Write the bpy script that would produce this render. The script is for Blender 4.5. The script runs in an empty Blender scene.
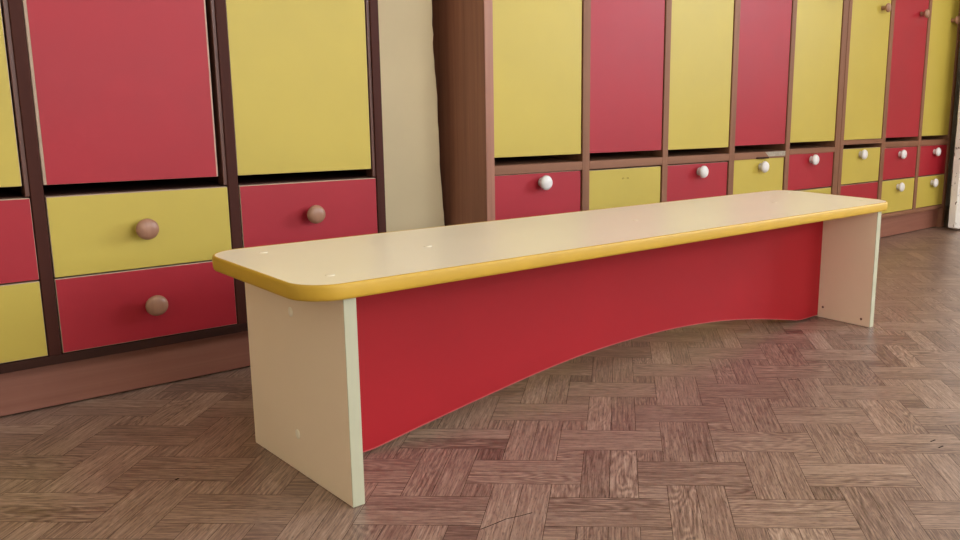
import bpy, bmesh, math, random
from mathutils import Vector, Matrix
random.seed(7)
S = bpy.context.scene
COL = S.collection

# ------------------------------------------------------------------ materials
def lin(c):
    r = []
    for v in c:
        v /= 255.0
        r.append(v/12.92 if v <= 0.04045 else ((v+0.055)/1.055)**2.4)
    return (*r, 1)

def new_mat(name):
    m = bpy.data.materials.new(name); m.use_nodes = True
    nt = m.node_tree; b = nt.nodes['Principled BSDF']
    return m, nt, b

def N(nt, typ, **kw):
    n = nt.nodes.new(typ)
    for k, v in kw.items(): setattr(n, k, v)
    return n

def paint(name, rgb, rough=0.4, var=0.06, scale=6.0, spec=0.5, bump=0.0):
    """painted board: slight cloudiness of the colour and of the gloss"""
    m, nt, b = new_mat(name)
    c = lin(rgb)
    tc = N(nt, 'ShaderNodeTexCoord')
    no = N(nt, 'ShaderNodeTexNoise'); no.inputs['Scale'].default_value = scale
    no.inputs['Detail'].default_value = 5
    nt.links.new(tc.outputs['Object'], no.inputs['Vector'])
    rp = N(nt, 'ShaderNodeMapRange')
    rp.inputs[1].default_value = .3; rp.inputs[2].default_value = .7
    rp.inputs[3].default_value = 1-var; rp.inputs[4].default_value = 1+var
    nt.links.new(no.outputs['Fac'], rp.inputs[0])
    mx = N(nt, 'ShaderNodeVectorMath', operation='SCALE')
    mx.inputs[0].default_value = c[:3]
    nt.links.new(rp.outputs[0], mx.inputs['Scale'])
    nt.links.new(mx.outputs[0], b.inputs['Base Color'])
    r2 = N(nt, 'ShaderNodeMapRange')
    r2.inputs[3].default_value = rough-.05; r2.inputs[4].default_value = rough+.05
    nt.links.new(no.outputs['Fac'], r2.inputs[0])
    nt.links.new(r2.outputs[0], b.inputs['Roughness'])
    b.inputs['Specular IOR Level'].default_value = spec
    if bump:
        n2 = N(nt, 'ShaderNodeTexNoise'); n2.inputs['Scale'].default_value = 60
        n2.inputs['Detail'].default_value = 4
        nt.links.new(tc.outputs['Object'], n2.inputs['Vector'])
        bp = N(nt, 'ShaderNodeBump'); bp.inputs['Strength'].default_value = bump
        bp.inputs['Distance'].default_value = .004
        nt.links.new(n2.outputs['Fac'], bp.inputs['Height'])
        nt.links.new(bp.outputs[0], b.inputs['Normal'])
    return m

def wood(name, dark, light, axis='Z', rough=0.42, scale=1.0, spec=.5):
    """laminate with grain running along one axis"""
    m, nt, b = new_mat(name)
    tc = N(nt, 'ShaderNodeTexCoord'); mp = N(nt, 'ShaderNodeMapping')
    s = {'X': (1.2, 40, 40), 'Z': (40, 40, 1.2)}[axis]
    mp.inputs['Scale'].default_value = tuple(v*scale for v in s)
    nt.links.new(tc.outputs['Object'], mp.inputs['Vector'])
    n1 = N(nt, 'ShaderNodeTexNoise'); n1.inputs['Scale'].default_value = 1
    n1.inputs['Detail'].default_value = 6; n1.inputs['Roughness'].default_value = .65
    n1.inputs['Distortion'].default_value = .5
    nt.links.new(mp.outputs[0], n1.inputs['Vector'])
    cr = N(nt, 'ShaderNodeValToRGB')
    cr.color_ramp.elements[0].position = .3; cr.color_ramp.elements[0].color = lin(dark)
    cr.color_ramp.elements[1].position = .7; cr.color_ramp.elements[1].color = lin(light)
    nt.links.new(n1.outputs['Fac'], cr.inputs[0])
    nt.links.new(cr.outputs[0], b.inputs['Base Color'])
    b.inputs['Roughness'].default_value = rough
    b.inputs['Specular IOR Level'].default_value = spec
    return m

RED = paint('red_paint', (160, 29, 42), .5, .05, 6, .4)
YEL = paint('yellow_paint', (187, 166, 72), .48, .04, 6, .4)
BENCH_RED = paint('bench_red_laminate', (158, 25, 33), .55, .04, 6, .25)
CREAM = paint('cream_laminate', (238, 226, 202), .30, .02)
CREAM_SIDE = paint('cream_panel', (236, 214, 186), .45, .02)
EDGE_CREAM = paint('pale_edge_banding', (179, 177, 150), .45, .02)
BAND = paint('yellow_edge_band', (192, 152, 42), .55, .05, 20)
PALE = paint('worn_pale_edge', (175, 150, 127), .6, .12, 30)
CAP = paint('screw_cap_plastic', (244, 234, 212), .35, .01)
PINK = paint('pale_red_edge', (175, 81, 77), .5, .05)
PADM = paint('dark_foot_pad', (70, 58, 50), .7, .1)
DARKWOOD = wood('dark_brown_laminate', (60, 27, 20), (72, 36, 27), 'Z', .6, 1, .15)
DARKWOOD_H = wood('dark_brown_laminate_across', (48, 25, 19), (60, 34, 26), 'X', .6, 1, .15)
DARKWOOD_L = wood('mid_brown_strip', (84, 48, 38), (98, 60, 48), 'Z')
BROWN = wood('brown_laminate', (122, 82, 60), (142, 98, 74), 'Z', .55, 1, .25)
BROWN_H = wood('brown_laminate_across', (124, 84, 62), (144, 100, 76), 'X', .55, 1, .25)
PLINTH = wood('plinth_laminate', (132, 82, 66), (150, 100, 82), 'X', .5)
SIDE = wood('side_panel_laminate', (138, 90, 70), (176, 122, 98), 'Z', .45)
INNER = paint('dark_locker_inside', (70, 48, 42), .7, .05)
KNOBW = wood('turned_wood_knob', (146, 104, 80), (166, 124, 100), 'Z', .4)
KNOBP = paint('white_plastic_knob', (220, 216, 214), .3, .02)
STEM = paint('brown_knob_stem', (120, 84, 66), .45, .05)
HOLE = paint('screw_hole', (70, 44, 26), .8, .05)
PEEL = paint('peeled_chipboard', (159, 148, 132), .8, .2, 120)
WALLM = paint('cream_plaster', (214, 198, 160), .75, .04, 4, .3, .06)
WALLP = paint('pale_wall_paint', (222, 214, 194), .7, .03, 3, .3, .1)
CEILM = paint('ceiling_paint', (238, 236, 230), .85, .02, 3, .2)
FRAMEM = paint('window_frame_paint', (236, 234, 228), .4, .02)

def chipped_white():
    m, nt, b = new_mat('chipped_white_paint')
    tc = N(nt, 'ShaderNodeTexCoord')
    n = N(nt, 'ShaderNodeTexNoise'); n.inputs['Scale'].default_value = 75
    n.inputs['Detail'].default_value = 6
    nt.links.new(tc.outputs['Object'], n.inputs['Vector'])
    # chips sit near the leaf's free edge and its foot
    at = N(nt, 'ShaderNodeAttribute', attribute_name='wear')
    th = N(nt, 'ShaderNodeMath', operation='MULTIPLY_ADD')
    nt.links.new(at.outputs['Fac'], th.inputs[0]); th.inputs[1].default_value = .055
    nt.links.new(n.outputs['Fac'], th.inputs[2])
    mr = N(nt, 'ShaderNodeMapRange'); mr.inputs[1].default_value = .70; mr.inputs[2].default_value = .73
    nt.links.new(th.outputs[0], mr.inputs[0])
    mx = N(nt, 'ShaderNodeMix', data_type='RGBA')
    mx.inputs[6].default_value = lin((226, 220, 212)); mx.inputs[7].default_value = lin((110, 92, 80))
    nt.links.new(mr.outputs[0], mx.inputs[0])
    nt.links.new(mx.outputs[2], b.inputs['Base Color'])
    b.inputs['Roughness'].default_value = .45
    return m
DOORW = chipped_white()

def glass_mat():
    m, nt, b = new_mat('window_glass')
    tr = N(nt, 'ShaderNodeBsdfTransparent'); gl = N(nt, 'ShaderNodeBsdfGlossy')
    gl.inputs['Roughness'].default_value = .02
    fr = N(nt, 'ShaderNodeFresnel'); fr.inputs[0].default_value = 1.45
    mx = N(nt, 'ShaderNodeMixShader')
    nt.links.new(fr.outputs[0], mx.inputs[0]); nt.links.new(tr.outputs[0], mx.inputs[1]); nt.links.new(gl.outputs[0], mx.inputs[2])
    nt.links.new(mx.outputs[0], nt.nodes['Material Output'].inputs['Surface'])
    return m
GLASS = glass_mat()

def floor_mat():
    m, nt, b = new_mat('parquet')
    uv = N(nt, 'ShaderNodeUVMap'); uv.uv_map = 'grain'
    tone = N(nt, 'ShaderNodeAttribute', attribute_name='tone')
    sep = N(nt, 'ShaderNodeSeparateColor'); nt.links.new(tone.outputs['Color'], sep.inputs[0])
    # fine streaks along the plank
    m1 = N(nt, 'ShaderNodeMapping'); m1.inputs['Scale'].default_value = (16, 330, 1)
    nt.links.new(uv.outputs[0], m1.inputs['Vector'])
    n1 = N(nt, 'ShaderNodeTexNoise'); n1.inputs['Scale'].default_value = 1; n1.inputs['Detail'].default_value = 7
    n1.inputs['Roughness'].default_value = .68; n1.inputs['Distortion'].default_value = .6
    nt.links.new(m1.outputs[0], n1.inputs['Vector'])
    # broad figure: contour lines of a stretched noise (cathedral grain)
    m2 = N(nt, 'ShaderNodeMapping'); m2.inputs['Scale'].default_value = (7, 26, 1)
    nt.links.new(uv.outputs[0], m2.inputs['Vector'])
    n2 = N(nt, 'ShaderNodeTexNoise'); n2.inputs['Scale'].default_value = 1; n2.inputs['Detail'].default_value = 1.5
    nt.links.new(m2.outputs[0], n2.inputs['Vector'])
    mu = N(nt, 'ShaderNodeMath', operation='MULTIPLY'); mu.inputs[1].default_value = 84
    nt.links.new(n2.outputs['Fac'], mu.inputs[0])
    si = N(nt, 'ShaderNodeMath', operation='SINE'); nt.links.new(mu.outputs[0], si.inputs[0])
    fg = N(nt, 'ShaderNodeMath', operation='MULTIPLY'); nt.links.new(si.outputs[0], fg.inputs[0])
    nt.links.new(sep.outputs[1], fg.inputs[1])            # strength of figure differs per plank
    # combine
    a1 = N(nt, 'ShaderNodeMath', operation='MULTIPLY_ADD')
    nt.links.new(fg.outputs[0], a1.inputs[0]); a1.inputs[1].default_value = .10
    nt.links.new(n1.outputs['Fac'], a1.inputs[2])
    a2 = N(nt, 'ShaderNodeMath', operation='ADD')
    nt.links.new(a1.outputs[0], a2.inputs[0]); nt.links.new(sep.outputs[0], a2.inputs[1])
    cr = N(nt, 'ShaderNodeValToRGB'); e = cr.color_ramp.elements
    e[0].position = .30; e[0].color = lin((84, 62, 54))
    e[1].position = .76; e[1].color = lin((190, 165, 148))
    k = e.new(.44); k.color = lin((126, 100, 88))
    k = e.new(.58); k.color = lin((156, 129, 113))
    nt.links.new(a2.outputs[0], cr.inputs[0])
    # short dark pores
    m4 = N(nt, 'ShaderNodeMapping'); m4.inputs['Scale'].default_value = (70, 620, 1)
    nt.links.new(uv.outputs[0], m4.inputs['Vector'])
    n4 = N(nt, 'ShaderNodeTexNoise'); n4.inputs['Scale'].default_value = 1; n4.inputs['Detail'].default_value = 2
    nt.links.new(m4.outputs[0], n4.inputs['Vector'])
    po = N(nt, 'ShaderNodeMapRange'); po.inputs[1].default_value = .56; po.inputs[2].default_value = .70
    po.inputs[3].default_value = 1.0; po.inputs[4].default_value = .45
    nt.links.new(n4.outputs['Fac'], po.inputs[0])
    pm = N(nt, 'ShaderNodeVectorMath', operation='SCALE')
    nt.links.new(cr.outputs[0], pm.inputs[0]); nt.links.new(po.outputs[0], pm.inputs['Scale'])
    # scuffed, pale worn patches over the planks
    tc = N(nt, 'ShaderNodeTexCoord')
    n3 = N(nt, 'ShaderNodeTexNoise'); n3.inputs['Scale'].default_value = 7; n3.inputs['Detail'].default_value = 8
    n3.inputs['Roughness'].default_value = .7
    nt.links.new(tc.outputs['Object'], n3.inputs['Vector'])
    mr = N(nt, 'ShaderNodeMapRange'); mr.inputs[1].default_value = .56; mr.inputs[2].default_value = .8; mr.inputs[4].default_value = .28
    nt.links.new(n3.outputs['Fac'], mr.inputs[0])
    mx = N(nt, 'ShaderNodeMix', data_type='RGBA')
    nt.links.new(mr.outputs[0], mx.inputs[0]); nt.links.new(pm.outputs[0], mx.inputs[6])
    mx.inputs[7].default_value = lin((172, 154, 144))
    nt.links.new(mx.outputs[2], b.inputs['Base Color'])
    rr = N(nt, 'ShaderNodeMapRange'); rr.inputs[3].default_value = .40; rr.inputs[4].default_value = .30
    b.inputs['Specular IOR Level'].default_value = .85
    nt.links.new(n3.outputs['Fac'], rr.inputs[0]); nt.links.new(rr.outputs[0], b.inputs['Roughness'])
    bp = N(nt, 'ShaderNodeBump'); bp.inputs['Strength'].default_value = .12; bp.inputs['Distance'].default_value = .001
    nt.links.new(n1.outputs['Fac'], bp.inputs['Height']); nt.links.new(bp.outputs[0], b.inputs['Normal'])
    return m
FLOORM = floor_mat()
SEAM = paint('parquet_seam', (74, 52, 42), .6, .1)
SCRATCH = paint('floor_scratch', (52, 38, 34), .7, .1)

# ------------------------------------------------------------------ mesh helpers
def add_box(bm, x0, x1, y0, y1, z0, z1, mi=0, bevel=0.0, seg=2):
    t = bmesh.new()
    vs = [t.verts.new((x, y, z)) for x in (x0, x1) for y in (y0, y1) for z in (z0, z1)]
    for f in ((0, 1, 3, 2), (4, 6, 7, 5), (0, 4, 5, 1), (2, 3, 7, 6), (0, 2, 6, 4), (1, 5, 7, 3)):
        t.faces.new([vs[i] for i in f])
    bmesh.ops.recalc_face_normals(t, faces=t.faces)
    if bevel:
        bmesh.ops.bevel(t, geom=t.edges[:], offset=bevel, segments=seg, affect='EDGES', profile=.5)
    for f in t.faces: f.material_index = mi
    me = bpy.data.meshes.new('tmp'); t.to_mesh(me); t.free()
    bm.from_mesh(me); bpy.data.meshes.remove(me)

def lathe(bm, prof, axis_pt, direction, seg=28, mi=0):
    """prof: (radius, distance along direction)"""
    d = Vector(direction).normalized()
    a = d.orthogonal().normalized(); b = d.cross(a)
    rings = []
    for r, h in prof:
        c = Vector(axis_pt)+d*h
        if r < 1e-6: rings.append([bm.verts.new(c)]); continue
        rings.append([bm.verts.new(c+(a*math.cos(t)+b*math.sin(t))*r) for t in [2*math.pi*i/seg for i in range(seg)]])
    fs = []
    for p, q in zip(rings, rings[1:]):
        for i in range(seg):
            j = (i+1) % seg
            if len(p) == 1: fs.append(bm.faces.new((p[0], q[i], q[j])))
            elif len(q) == 1: fs.append(bm.faces.new((p[i], q[0], p[j])))
            else: fs.append(bm.faces.new((p[i], q[i], q[j], p[j])))
    for f in fs: f.material_index = mi; f.smooth = True
    if len(rings[0]) > 1: bm.faces.new(rings[0][::-1]).material_index = mi
    bmesh.ops.recalc_face_normals(bm, faces=bm.faces)

def obj(name, bm, mats, parent=None, smooth=False, **props):
    me = bpy.data.meshes.new(name); bm.to_mesh(me); bm.free()
    for m in (mats if isinstance(mats, (list, tuple)) else [mats]): me.materials.append(m)
    if smooth:
        for p in me.polygons: p.use_smooth = True
    o = bpy.data.objects.new(name, me); COL.objects.link(o)
    if parent: o.parent = parent
    for k, v in props.items(): o[k] = v
    return o

def box(name, x0, x1, y0, y1, z0, z1, mat, parent=None, bevel=0.0, **props):
    bm = bmesh.new(); add_box(bm, x0, x1, y0, y1, z0, z1, 0, bevel)
    return obj(name, bm, mat, parent, **props)

def thing(name, label, cat, loc=(0, 0, 0), rz=0, group=None):
    o = bpy.data.objects.new(name, None); COL.objects.link(o)
    o.location = loc; o.rotation_euler = (0, 0, rz); o.empty_display_size = .1
    o['label'] = label; o['category'] = cat
    if group: o['group'] = group
    return o

# ------------------------------------------------------------------ room
XL, XR, YF, YB, ZC = -1.7, 4.75, -3.4, 1.99, 3.0
W = .12

# floor: basket parquet of double planks with little square fillers
def build_floor():
    bm = bmesh.new()
    uvl = bm.loops.layers.uv.new('grain'); tl = bm.loops.layers.float_color.new('tone')
    u = .0795; ang = math.radians(-44.7)
    e1 = Vector((math.cos(ang), math.sin(ang), 0)); e2 = Vector((-math.sin(ang), math.cos(ang), 0))
    anchor = Vector((.8127, .8307, 0))            # centre of one upright block
    g = .00035
    def rect(cx, cy, w, h, vertical, dark):
        c = anchor+e1*cx*u+e2*cy*u
        if not (XL-.15 < c.x < XR+.15 and YF-.15 < c.y < YB+.15): return
        hw, hh = w*u/2-g, h*u/2-g
        pts = [(-hw, -hh), (hw, -hh), (hw, hh), (-hw, hh)]
        f = bm.faces.new([bm.verts.new(c+e1*x+e2*y) for x, y in pts])
        ou, ov = random.uniform(0, 300), random.uniform(0, 300)
        t = random.gauss(-.03 if dark else 0, .036)
        t = max(-.13, min(.13, t)); fg = .8*random.random()**2
        for l, (x, y) in zip(f.loops, pts):
            l[uvl].uv = ((y if vertical else x)+ou, (x if vertical else y)+ov)
            l[tl] = (t, fg, 0, 1)
    R = 34
    for i in range(-R, R+1):
        for j in range(-R, R+1):
            ox, oy = i*1.5, j*1.5
            if (i+j) % 2 == 0:
                for s in (-.25, .25): rect(ox+s*1.0, oy, .5, 2, True, False)
            else:
                for s in (-.25, .25): rect(ox, oy+s, 2, .5, False, False)
            rect(ox+.75, oy+.75, .5, .5, random.random() < .5, True)
    for co, no in (((XL-.05, 0, 0), (-1, 0, 0)), ((XR+.05, 0, 0), (1, 0, 0)), ((0, YF-.05, 0), (0, -1, 0)), ((0, YB+.05, 0), (0, 1, 0))):
        bmesh.ops.bisect_plane(bm, geom=bm.verts[:]+bm.edges[:]+bm.faces[:], plane_co=co, plane_no=no, clear_outer=True)
    for f in bm.faces:
        f.material_index = 0
        if f.normal.z < 0: f.normal_flip()
    add_box(bm, XL-.05, XR+.05, YF-.05, YB+.05, -.06, -.0007, 1)
    def scratch(pts, w):
        for (a, b) in zip(pts, pts[1:]):
            a = Vector((*a, .0003)); b = Vector((*b, .0003)); n = (b-a).cross(Vector((0, 0, 1))).normalized()*w
            f = bm.faces.new([bm.verts.new(v) for v in (a-n, b-n, b+n, a+n)]); f.material_index = 2
            if f.normal.z < 0: f.normal_flip()
    for pts, w in SCRATCHES: scratch(pts, w)
    obj('floor', bm, [FLOORM, SEAM, SCRATCH], kind='structure')
SCRATCHES = [([(0.5816, 0.8215), (0.6009, 0.821), (0.6214, 0.8213), (0.6391, 0.8154), (0.6557, 0.8117)], 0.0007), ([(0.3633, 1.2225), (0.3684, 1.2243)], 0.002), ([(1.351, 0.8953), (1.3621, 0.8891), (1.3646, 0.8771)], 0.0009), ([(1.2616, 0.5642), (1.2742, 0.5619)], 0.0012), ([(1.2467, 0.5438), (1.2598, 0.5423)], 0.0012)]
build_floor()

box('ceiling', XL-W, XR+W, YF-W, YB+W, ZC, ZC+.1, CEILM, kind='structure')
box('wall_back', XL, XR, YB, YB+W, -.05, ZC, WALLM, kind='structure')

def wall_with_holes(name, axis, p0, p1, a0, a1, holes):
    """wall along Y (axis 'Y', between x=p0..p1) or along X, with rectangular window holes (s0,s1,z0,z1)"""
    bm = bmesh.new()
    def bx(s0, s1, z0, z1):
        if s1-s0 < 1e-4 or z1-z0 < 1e-4: return
        if axis == 'Y': add_box(bm, p0, p1, s0, s1, z0, z1)
        else: add_box(bm, s0, s1, p0, p1, z0, z1)
    cur = a0
    for s0, s1, z0, z1 in sorted(holes):
        bx(cur, s0, -.05, ZC); bx(s0, s1, -.05, z0); bx(s0, s1, z1, ZC); cur = s1
    bx(cur, a1, -.05, ZC)
    return obj(name, bm, WALLP, kind='structure')

HOLES_R = [(-3.1, -1.7, .85, 2.45), (-1.35, .05, .85, 2.45)]
HOLES_F = [(.6, 2.1, .85, 2.45), (2.6, 4.1, .85, 2.45)]
wall_with_holes('wall_right', 'Y', XR, XR+W, YF-W, YB+W, HOLES_R)
HOLES_L = [(-3.2, -1.5, .85, 2.45)]
wall_with_holes('wall_left', 'Y', XL-W, XL, YF-W, YB+W, HOLES_L)
wall_with_holes('wall_front', 'X', YF-W, YF, XL, XR, HOLES_F)

def window(name, axis, p0, p1, s0, s1, z0, z1):
    root = bpy.data.objects.new(name, None); COL.objects.link(root); root['kind'] = 'structure'
    m = (p0+p1)/2
    def bx(bm, a0, a1, c0, c1, t=.03):
        if axis == 'Y': add_box(bm, m-t, m+t, a0, a1, c0, c1, 0, .004, 1)
        else: add_box(bm, a0, a1, m-t, m+t, c0, c1, 0, .004, 1)
    bm = bmesh.new(); f = .06
    bx(bm, s0, s0+f, z0, z1); bx(bm, s1-f, s1, z0, z1); bx(bm, s0+f, s1-f, z0, z0+f); bx(bm, s0+f, s1-f, z1-f, z1)
    c = (s0+s1)/2; bx(bm, c-.04, c+.04, z0+f, z1-f)
    obj('window_frame', bm, FRAMEM, root)
    for a, b in ((s0+f, c-.04), (c+.04, s1-f)):
        bm = bmesh.new()
        if axis == 'Y': add_box(bm, m-.002, m+.002, a, b, z0+f, z1-f)
        else: add_box(bm, a, b, m-.002, m+.002, z0+f, z1-f)
        obj('pane', bm, GLASS, root)
for i, h in enumerate(HOLES_R): window('window_%d' % (i+1), 'Y', XR, XR+W, *h)
for i, h in enumerate(HOLES_L): window('window_5', 'Y', XL-W, XL, *h)
for i, h in enumerate(HOLES_F): window('window_%d' % (i+3), 'X', YF-W, YF, *h)

# cream plastered pier between the two runs of lockers, its edge broken and uneven
def pier():
    bm = bmesh.new()
    x0, x1, y0, y1 = .955, 1.160, 1.777, YB
    n = 150; prev = None
    rnd = random.Random(3); off = 0
    for i in range(n+1):
        z = ZC*i/n
        off = off*.55+rnd.gauss(0, .0011)
        xx = x1+off+.0105-.036*(min(max(z, .2), .8)-.22)
        ring = [bm.verts.new(p) for p in ((x0, y1, z), (x0, y0, z), (xx-.004, y0, z), (xx, y0+.004, z), (x1-.006, y1, z))]
        if prev:
            for k in range(4): bm.faces.new((prev[k], prev[k+1], ring[k+1], ring[k]))
        else: bm.faces.new(ring)
        prev = ring
    bm.faces.new(prev[::-1])
    bmesh.ops.recalc_face_normals(bm, faces=bm.faces)
    obj('wall_pillar', bm, WALLM, kind='structure')
pier()

# white door leaf standing open in front of the end lockers
def door_leaf():
    root = bpy.data.objects.new('door_1', None); COL.objects.link(root); root['kind'] = 'structure'
    x0, x1, y0, y1, z0, z1 = 3.484, 4.33, 1.535, 1.568, .008, 2.05
    bm = bmesh.new()
    add_box(bm, x0, x1, y0, y1, z0, z1, 0, .004, 2)
    bmesh.ops.subdivide_edges(bm, edges=[e for e in bm.edges if e.calc_length() > .5], cuts=60, use_grid_fill=True)
    for v in bm.verts:                                        # broken lower corner, knocked edge
        if v.co.x < x0+.03:
            v.co.x += .0015*math.sin(v.co.z*61)+.001*math.sin(v.co.z*173)
            if v.co.z < .02: v.co.z += .006
    wl = bm.verts.layers.float.new('wear')
    for v in bm.verts:
        v[wl] = max(0, 1-(v.co.x-x0)/.05)*(1.2 if v.co.z < .35 else .7)+(.5 if v.co.z < .06 else 0)
    obj('door_leaf', bm, DOORW, root)
    # raised frame line of the leaf
    bm = bmesh.new()
    for a, b, c, d in ((x0+.11, x1-.11, .22, .95), (x0+.11, x1-.11, 1.07, 1.93)):
        for q in ((a, b, c, c+.02), (a, b, d-.02, d), (a, a+.02, c+.02, d-.02), (b-.02, b, c+.02, d-.02)):
            add_box(bm, q[0], q[1], y0-.008, y0+.001, q[2], q[3], 0, .003, 2)
    obj('door_moulding', bm, DOORW, root)
    bm = bmesh.new()
    lathe(bm, [(.022, 0), (.022, .006), (.009, .007), (.009, .05)], (x0+.06, y0, 1.02), (0, -1, 0), 20)
    add_box(bm, x0+.05, x0+.17, y0-.058, y0-.044, 1.011, 1.029, 0, .005, 2)
    obj('door_handle', bm, STEM, root)
    # casing the leaf is hung from
    box('trim_1', 4.34, 4.46, 1.50, YB, -.02, 2.15, FRAMEM, None, .004, kind='structure')
door_leaf()

# ------------------------------------------------------------------ lockers
YFR = 1.632         # front edge of the carcass boards
YBK = 1.982
TOP = 1.36

def panel_mesh(x0, x1, z0, z1, ml, mr, mt, mb, y0, t=.016):
    """board with a painted face inside a pale banded rim"""
    bm = bmesh.new()
    add_box(bm, x0, x1, y0, y0+t, z0, z1, 1, .0012, 2)
    e = .0003
    q = [(x0+ml, z0+mb), (x1-mr, z0+mb), (x1-mr, z1-mt), (x0+ml, z1-mt)]
    a = [bm.verts.new((x, y0-e, z)) for x, z in q]; b = [bm.verts.new((x, y0+.001, z)) for x, z in q]
    fs = [bm.faces.new(a)]+[bm.faces.new((a[i], a[(i+1) % 4], b[(i+1) % 4], b[i])) for i in range(4)]
    bmesh.ops.recalc_face_normals(bm, faces=fs)
    if fs[0].normal.y > 0:
        for f in fs: f.normal_flip()
    for f in fs: f.material_index = 0
    return bm

def knob(parent, kind, x, y, z, label=None):
    bm = bmesh.new()
    if kind == 'wood':
        lathe(bm, [(.0085, 0), (.0085, .004), (.0075, .010), (.011, .014), (.0165, .0165), (.0182, .020), (.0172, .0235), (.012, .0265), (.006, .0277), (0, .028)], (x, y, z), (0, -1, 0))
        m = KNOBW
    elif kind == 'white':
        lathe(bm, [(.0115, 0), (.0105, .003), (.0085, .007), (.0095, .0105), (.0160, .0125), (.0180, .0155), (.0176, .0195), (.0152, .0230), (.0105, .0252), (.005, .0262), (0, .0265)], (x, y, z), (0, -1, 0))
        m = KNOBP
    else:                                                        # small wooden peg knob of the doors
        lathe(bm, [(.008, 0), (.008, .004), (.0068, .012), (.0085, .017), (.0145, .020), (.0165, .0235), (.0155, .028), (.010, .031), (0, .032)], (x, y, z), (0, -1, 0))
        m = KNOBW
    return obj('knob', bm, m, parent)

def front(cab, name, colour, rect, margins, y0, label, knobspec=None):
    x0, x1, z0, z1 = rect
    o = obj(name, panel_mesh(x0, x1, z0, z1, *margins, y0), [colour, PALE], cab, label=label)
    if knobspec: knob(o, *knobspec)
    return o

def carcass(cab, stiles, stile_mat, rail_mat, plinth_mat, xs0, xs1, side_l=None, side_r=None, bottom=(.078, .0932), kick=.020, plinth_h=.0765):
    """upright boards, bottom board, back, plinth, top"""
    for i, (a, b) in enumerate(stiles):
        end = i in (0, len(stiles)-1)
        m = stile_mat
        if i == 0 and side_l: m = side_l
        box('side_panel' if end else 'divider', a, b, YFR+(0 if end else .0005), YBK, bottom[1] if not end else .0, TOP, m, cab, .0012)
    box('bottom_board', stiles[0][1], stiles[-1][0], YFR, YBK-.006, bottom[0], bottom[1], rail_mat, cab, .001)
    box('plinth', stiles[0][1], stiles[-1][0], YFR+kick, YFR+kick+.016, .0025, plinth_h, plinth_mat, cab, .001)
    box('back_panel', stiles[0][1], stiles[-1][0], YBK-.006, YBK, bottom[1], TOP, INNER, cab)
    box('top_board', xs0, xs1, YFR-.01, YBK, TOP, TOP+.018, rail_mat, cab, .002)

YP = YFR+.004        # painted fronts sit a little behind the carcass edge

# ---- left run: dark brown carcass, turned wooden knobs
cabL = thing('locker_cabinet', 'dark brown locker cabinet with round wooden drawer knobs left of the cream wall pier', 'locker cabinet', (.40, YFR, 0), group='children\'s lockers along the wall')
def P(o):            # keep world placement under an Empty
    return o
LST = [(.016, .034), (.3145, .3325), (.6162, .6345), (.9128, .9312)]
LCOLS = [(.036, .3055, 'Y'), (.3337, .6015, 'R'), (.6355, .9040, 'Y')]
def shift_children(root):
    for c in root.children:
        c.location = -Vector(root.location)
class Grp: pass
carcass(cabL, LST, DARKWOOD, DARKWOOD_H, PLINTH, .016, .9312)
CN = {'R': (RED, 'red'), 'Y': (YEL, 'yellow')}
other = {'R': 'Y', 'Y': 'R'}
for k, d in enumerate([c for c in cabL.children if c.name.startswith(('divider', 'side_panel'))]):
    a = LST[k][0]
    if k: box('edge_strip', a-.0065, a+.0005, YFR+.0035, YFR+.03, .3548, TOP, DARKWOOD_L, d, .001, label='lighter strip beside the divider')
for i, (a, b, c) in enumerate(LCOLS):
    sh = box('shelf', LST[i][1], LST[i+1][0], YFR+.012, YBK-.006, .337, .3545, DARKWOOD_H, cabL, .001)
    m, n = CN[c]
    mg = (.0048, .0030, .0006, .0006) if i == 1 else (.0010, .0010, .0006, .0006)
    front(cabL, 'door', m, (a, b, .3712, 1.345), mg, YP, n+' door', ('peg', b-.055, YP, .852))
    m2, n2 = CN[other[c]]
    a2, b2 = (LST[i][1]+.0016, LST[i+1][0]-.0013)
    kx = (a2+b2)/2-.0035
    kz = (.290, .2905, .2910)[i]
    front(cabL, 'drawer', m2, (a2, b2, .2215, .3525), (.001, .0008, .0012, .0004), YP-.003, n2+' drawer', ('wood', kx, YP-.003, kz))
    front(cabL, 'drawer', m, (a2, b2, .0945, .2190), (.001, .0008, .0012, .0012), YP-.003, n+' drawer', ('wood', kx+.004, YP-.003, .1565))
    box('drawer_base', a2+.004, b2-.004, YP+.014, YBK-.02, .2225, .2265, INNER, cabL)
shift_children(cabL)

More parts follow.
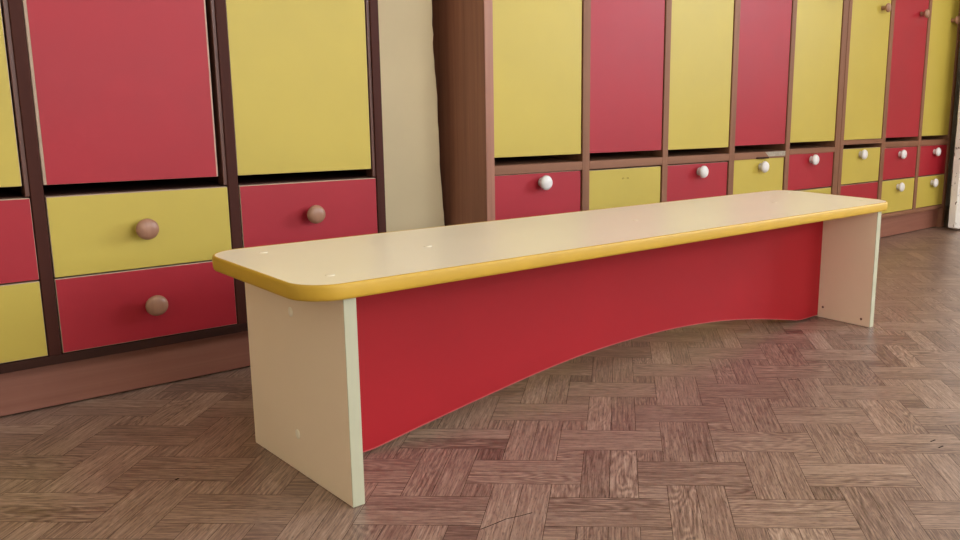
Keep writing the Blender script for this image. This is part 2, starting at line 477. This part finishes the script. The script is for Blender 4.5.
# ---- right run, five columns
cabM = thing('locker_cabinet', 'five-column brown locker cabinet with white drawer knobs right of the cream wall pier', 'locker cabinet', (1.96, YFR, 0), group='children\'s lockers along the wall')
MST = [(1.189, 1.2125), (1.4855, 1.510), (1.7845, 1.8065), (2.0815, 2.107), (2.3745, 2.398), (2.6735, 2.7045)]
MCOL = ['Y', 'R', 'Y', 'R', 'Y']
carcass(cabM, MST, BROWN, BROWN_H, PLINTH, 1.189, 2.7045, side_l=SIDE)
for i, c in enumerate(MCOL):
    a, b = MST[i][1]+.0015, MST[i+1][0]-.0025
    zs = .3635+(.004 if i == 4 else 0)
    sh = box('shelf', MST[i][1], MST[i+1][0], YFR+.0006, YBK-.006, .3425+(.007 if i == 4 else 0), zs, BROWN_H, cabM, .001)
    if i == 3:
        bm = bmesh.new()
        add_box(bm, MST[i][1]+.155, MST[i+1][0]-.002, YFR-.0004, YFR+.001, .3480, .3632)
        for v in bm.verts:
            if v.co.x < MST[i][1]+.16 and v.co.z < .35: v.co.x += .02
        obj('peeled_edge', bm, PEEL, sh, label='peeled pale strip on the shelf edge')
        bm = bmesh.new()
        add_box(bm, MST[i][1]+.11, MST[i][1]+.165, YFR-.009, YFR+.001, .3425, .3475, 0, .0015, 2)
        for v in bm.verts:
            if v.co.x < MST[i][1]+.13: v.co.y += .005
        obj('loose_edging', bm, DARKWOOD_H, sh, label='torn end of edging')
    m, n = CN[c]
    zb = (.3825, .3832, .3825, .3855, .3885)[i]
    front(cabM, 'door', m, (a, b, zb, 1.345), (.0006, .0006, .0005, .0005), YP, n+' door', ('peg', b-.05, YP, (.86, .86, .86, .853, .874)[i]))
    m2, n2 = CN[other[c]]
    zt = (.3412, .3390, .3395, .3455, .3500)[i]
    d = front(cabM, 'drawer', m2, (a, b-.001, .2305, zt), (.0006, .0006, .0008, .0006), YP, n2+' drawer' + (' without a knob' if i == 1 else ''),
              None if i == 1 else ('white', (1.355, 0, 1.947, 2.246, 2.532)[i], YP, (.3185, 0, .3165, .3175, .3290)[i]))
    if i == 1:
        bm = bmesh.new()
        for dx in (-.012, .006):
            lathe(bm, [(.0024, 0), (.0024, .0008)], (1.646+dx, YP-.0002, .3130), (0, -1, 0), 10)
        obj('screw_hole', bm, HOLE, d)
    d = front(cabM, 'drawer', m, (a, b-.001, .0965, .2265), (.0006, .0006, .0008, .0006), YP, n+' drawer', ('white', (a+b)/2-.01, YP, .195))
shift_children(cabM)

# ---- far right run, three columns, partly behind the open door
cabR = thing('locker_cabinet', 'three-column brown locker cabinet partly behind the open white door', 'locker cabinet', (3.22, YFR, 0), group='children\'s lockers along the wall')
RST = [(2.7075, 2.7285), (3.0010, 3.0275), (3.2955, 3.3180), (3.5640, 3.5880)]
RCOL = ['Y', 'R', 'Y']
carcass(cabR, RST, BROWN, BROWN_H, PLINTH, 2.7075, 3.588, bottom=(.084, .0992), plinth_h=.0835)
ROW1 = ['Y', 'R', 'R']
for i, c in enumerate(RCOL):
    a, b = RST[i][1]+.0015, RST[i+1][0]-.002
    s0, s1 = ((.3725, .3885), (.3545, .3755), (.3545, .3755))[i]
    box('shelf', RST[i][1], RST[i+1][0], YFR+.0006, YBK-.006, s0, s1, BROWN_H, cabR, .001)
    m, n = CN[c]
    front(cabR, 'door', m, (a, b, (.3895, .3910, .3925)[i], 1.345), (.0006, .0006, .0005, .0005), YP, n+' door',
          ('peg', (2.937, 3.235, 3.504)[i], YP, (.8557, .8586, .8537)[i]))
    m2, n2 = CN[ROW1[i]]
    m, n = CN[other[ROW1[i]]]
    front(cabR, 'drawer', m2, (a, b-.001, .2315, (.3575, .3525, .3530)[i]), (.0006, .0006, .0008, .0006), YP, n2+' drawer',
          ('white', (2.853, 3.152, 3.447)[i], YP, (.3360, .3265, .3265)[i]))
    front(cabR, 'drawer', m, (a, b-.001, .1010, .2275), (.0006, .0006, .0008, .0006), YP, n+' drawer' + (' without a knob' if i == 0 else ''),
          None if i == 0 else ('white', (0, 3.156, 3.447)[i], YP, .199))
shift_children(cabR)

# ------------------------------------------------------------------ bench
bench = thing('bench', 'long low cream bench with yellow edge and red arched board on parquet floor', 'bench', (.4970, .9797, 0), .0051)
BL, BD, BH, TP, TT = 1.3385, .298, .2985, .0165, .0196
ZT = BH-TT
def rounded(a0, a1, b0, b1, r, off=0, seg=12):
    a0 -= off; b0 -= off; a1 += off; b1 += off; r = r+off
    pts = []
    for cx, cy, t0 in ((a1-r, b1-r, 0), (a0+r, b1-r, 90), (a0+r, b0+r, 180), (a1-r, b0+r, 270)):
        for k in range(seg+1):
            t = math.radians(t0+90*k/seg); pts.append((cx+r*math.cos(t), cy+r*math.sin(t)))
    return pts
TOPR = (-.0525, 1.3830, -.0090, .3090, .050)
def prism(bm, pts, z0, z1):
    lo = [bm.verts.new((x, y, z0)) for x, y in pts]; hi = [bm.verts.new((x, y, z1)) for x, y in pts]
    n = len(pts)
    bm.faces.new(lo[::-1]); bm.faces.new(hi)
    for i in range(n): bm.faces.new((lo[i], lo[(i+1) % n], hi[(i+1) % n], hi[i]))
bm = bmesh.new(); prism(bm, rounded(*TOPR, off=-.002), ZT, BH)
top = obj('bench_top', bm, CREAM, bench)
bm = bmesh.new(); rings = []
for off, z in ((-.0025, BH+.0003), (-.001, BH+.0003), (.0, BH-.0008), (.0008, BH-.004), (.001, BH-TT/2), (.0008, ZT+.004), (0, ZT+.0008), (-.001, ZT-.0003), (-.0025, ZT-.0003)):
    rings.append([bm.verts.new((x, y, z)) for x, y in rounded(*TOPR, off=off)])
rings.append(rings[0])
for p, q in zip(rings, rings[1:]):
    for i in range(len(p)):
        j = (i+1) % len(p); bm.faces.new((p[i], p[j], q[j], q[i]))
bmesh.ops.recalc_face_normals(bm, faces=bm.faces)
obj('edge_band', bm, BAND, top, smooth=True, label='yellow rounded edge band')
def cap(parent, pt, d, r=.0062):
    bm = bmesh.new(); lathe(bm, [(r, -.0005), (r, .0003), (r*.75, .0007), (0, .0008)], pt, d, 20)
    obj('screw_cap', bm, CAP, parent)
for a, b in ((.0125, .2560), (.0080, .0480), (.2177, .1515), (.6706, .1515), (1.1250, .1515), (1.3300, .0480), (1.3300, .2560)):
    cap(top, (a, b, BH), (0, 0, 1))

for k, a in enumerate((0, BL-TP)):
    bm = bmesh.new(); add_box(bm, a, a+TP, .0010, BD, .0006, ZT, 0, .0008, 2)
    sp = obj('side_panel', bm, CREAM_SIDE, bench)
    bm = bmesh.new(); add_box(bm, a-.0002, a+TP+.0002, 0, .0014, .0006, ZT, 0, .0005, 2)
    obj('edge_band', bm, EDGE_CREAM, sp, label='pale edging strip')
    for b0 in (.012, .240):
        bm = bmesh.new(); add_box(bm, a+.0015, a+TP-.0015, b0, b0+.035, 0.0, .0008, 0, .0005, 1)
        obj('foot_pad', bm, PADM, sp)
    fa, d = (0, (-1, 0, 0)) if k == 0 else (BL, (1, 0, 0))
    for z in (.2328, .0575): cap(sp, (fa, .1500, z), d, .0068)
    if k == 1:
        for b0, z in ((.1300, .0272), (.0240, .0172)):
            bm = bmesh.new(); lathe(bm, [(.003, -.0004), (.003, .0006), (0, .0008)], (a, b0, z), (-1, 0, 0), 14)
            obj('screw_head', bm, STEM, sp, label='small brown screw head')

RB, RT = .1435, .016
ARCH = [(0, .0055), (.10, .0055), (.112, .0062), (.1818, .0180), (.2748, .0325), (.3453, .0428), (.4097, .0520), (.48, .0602), (.5635, .0668), (.6837, .0703), (.802, .0678), (.9331, .0578), (1.0416, .0430), (1.13, .0272), (1.2152, .0105), (1.236, .0066), (1.25, .0055), (1.34, .0055)]
def bottom(a):
    """Catmull-Rom through the measured heights of the arch"""
    n = len(ARCH)
    for k in range(n-1):
        (x1, z1), (x2, z2) = ARCH[k], ARCH[k+1]
        if x1 <= a <= x2:
            (xa, za), (xb, zb) = ARCH[max(k-1, 0)], ARCH[min(k+2, n-1)]
            m1 = (z2-za)/(x2-xa); m2 = (zb-z1)/(xb-x1); h = x2-x1; t = (a-x1)/h
            return ((2*t**3-3*t*t+1)*z1+(t**3-2*t*t+t)*h*m1+(-2*t**3+3*t*t)*z2+(t**3-t*t)*h*m2)
    return .0055
xs = [TP+.0003+(BL-2*TP-.0006)*i/140 for i in range(141)]
bm = bmesh.new()
fr = [[bm.verts.new((x, y, z)) for y in (RB, RB+RT)] for x in xs for z in (bottom(x), ZT-.0003)]
lo, hi = fr[0::2], fr[1::2]
for i in range(len(xs)-1):
    bm.faces.new((lo[i][0], lo[i+1][0], hi[i+1][0], hi[i][0]))
    bm.faces.new((lo[i+1][1], lo[i][1], hi[i][1], hi[i+1][1]))
    bm.faces.new((lo[i][1], lo[i+1][1], lo[i+1][0], lo[i][0]))
    bm.faces.new((hi[i][0], hi[i+1][0], hi[i+1][1], hi[i][1]))
for i in (0, -1): bm.faces.new((lo[i][0], hi[i][0], hi[i][1], lo[i][1]))
bmesh.ops.recalc_face_normals(bm, faces=bm.faces)
board = obj('stretcher_board', bm, BENCH_RED, bench, label='red arched board')
bm = bmesh.new(); rows = []
for x in xs:
    z = bottom(x)
    rows.append([bm.verts.new((x, y, zz)) for y, zz in ((RB-.0004, z+.0008), (RB-.0004, z-.0008), (RB+RT+.0004, z-.0008), (RB+RT+.0004, z+.0008))])
for p, q in zip(rows, rows[1:]):
    for k in range(4): bm.faces.new((p[k], q[k], q[(k+1) % 4], p[(k+1) % 4]))
bm.faces.new(rows[0]); bm.faces.new(rows[-1][::-1])
bmesh.ops.recalc_face_normals(bm, faces=bm.faces)
obj('edge_strip', bm, PINK, board, label='thin pale edging under the arch')

# ------------------------------------------------------------------ daylight through the windows
def daylight(name, loc, rot, sx, sy, power, col):
    l = bpy.data.lights.new(name, 'AREA'); l.shape = 'RECTANGLE'; l.size = sx; l.size_y = sy
    l.energy = power; l.color = col
    o = bpy.data.objects.new(name, l); COL.objects.link(o); o.location = loc; o.rotation_euler = rot
R = math.radians
PR, PF, PL = 116, 52, 112
for (s0, s1, z0, z1) in HOLES_R:
    daylight('window_daylight', (XR+W+.05, (s0+s1)/2, (z0+z1)/2), (0, R(90), 0), z1-z0, s1-s0, PR, (.80, .89, 1.0))
for (s0, s1, z0, z1) in HOLES_F:
    daylight('window_daylight', ((s0+s1)/2, YF-W-.05, (z0+z1)/2), (R(90), 0, 0), s1-s0, z1-z0, PF, (.96, .97, 1.0))

for (s0, s1, z0, z1) in HOLES_L:
    daylight('window_daylight', (XL-W-.05, (s0+s1)/2, (z0+z1)/2), (0, R(-90), 0), z1-z0, s1-s0, PL, (1.0, .93, .85))
w = bpy.data.worlds.new('sky'); S.world = w; w.use_nodes = True
bg = w.node_tree.nodes['Background']; bg.inputs[0].default_value = (.75, .85, 1, 1); bg.inputs[1].default_value = .6

# ------------------------------------------------------------------ camera
cam = bpy.data.cameras.new('camera'); co = bpy.data.objects.new('camera', cam); COL.objects.link(co)
r = Vector((.6965, -.7173, .0194)); u = Vector((.1256, .1485, .9809)); f = Vector((.7065, .6808, -.1935))
r.normalize(); f = (f-r*f.dot(r)).normalized(); u = r.cross(f)
M = Matrix((( r.x, u.x, -f.x, 0), (r.y, u.y, -f.y, 0), (r.z, u.z, -f.z, .529), (0, 0, 0, 1)))
co.matrix_world = M
cam.sensor_width = 36; cam.lens = 868.96/960*36; cam.shift_x = -157.9/960; cam.shift_y = -2.8/960; cam.clip_start = .02
S.camera = co

S.view_settings.view_transform = 'Standard'; S.view_settings.look = 'None'
S.view_settings.exposure = 0.6; S.view_settings.gamma = 1; S.view_settings.use_curve_mapping = False
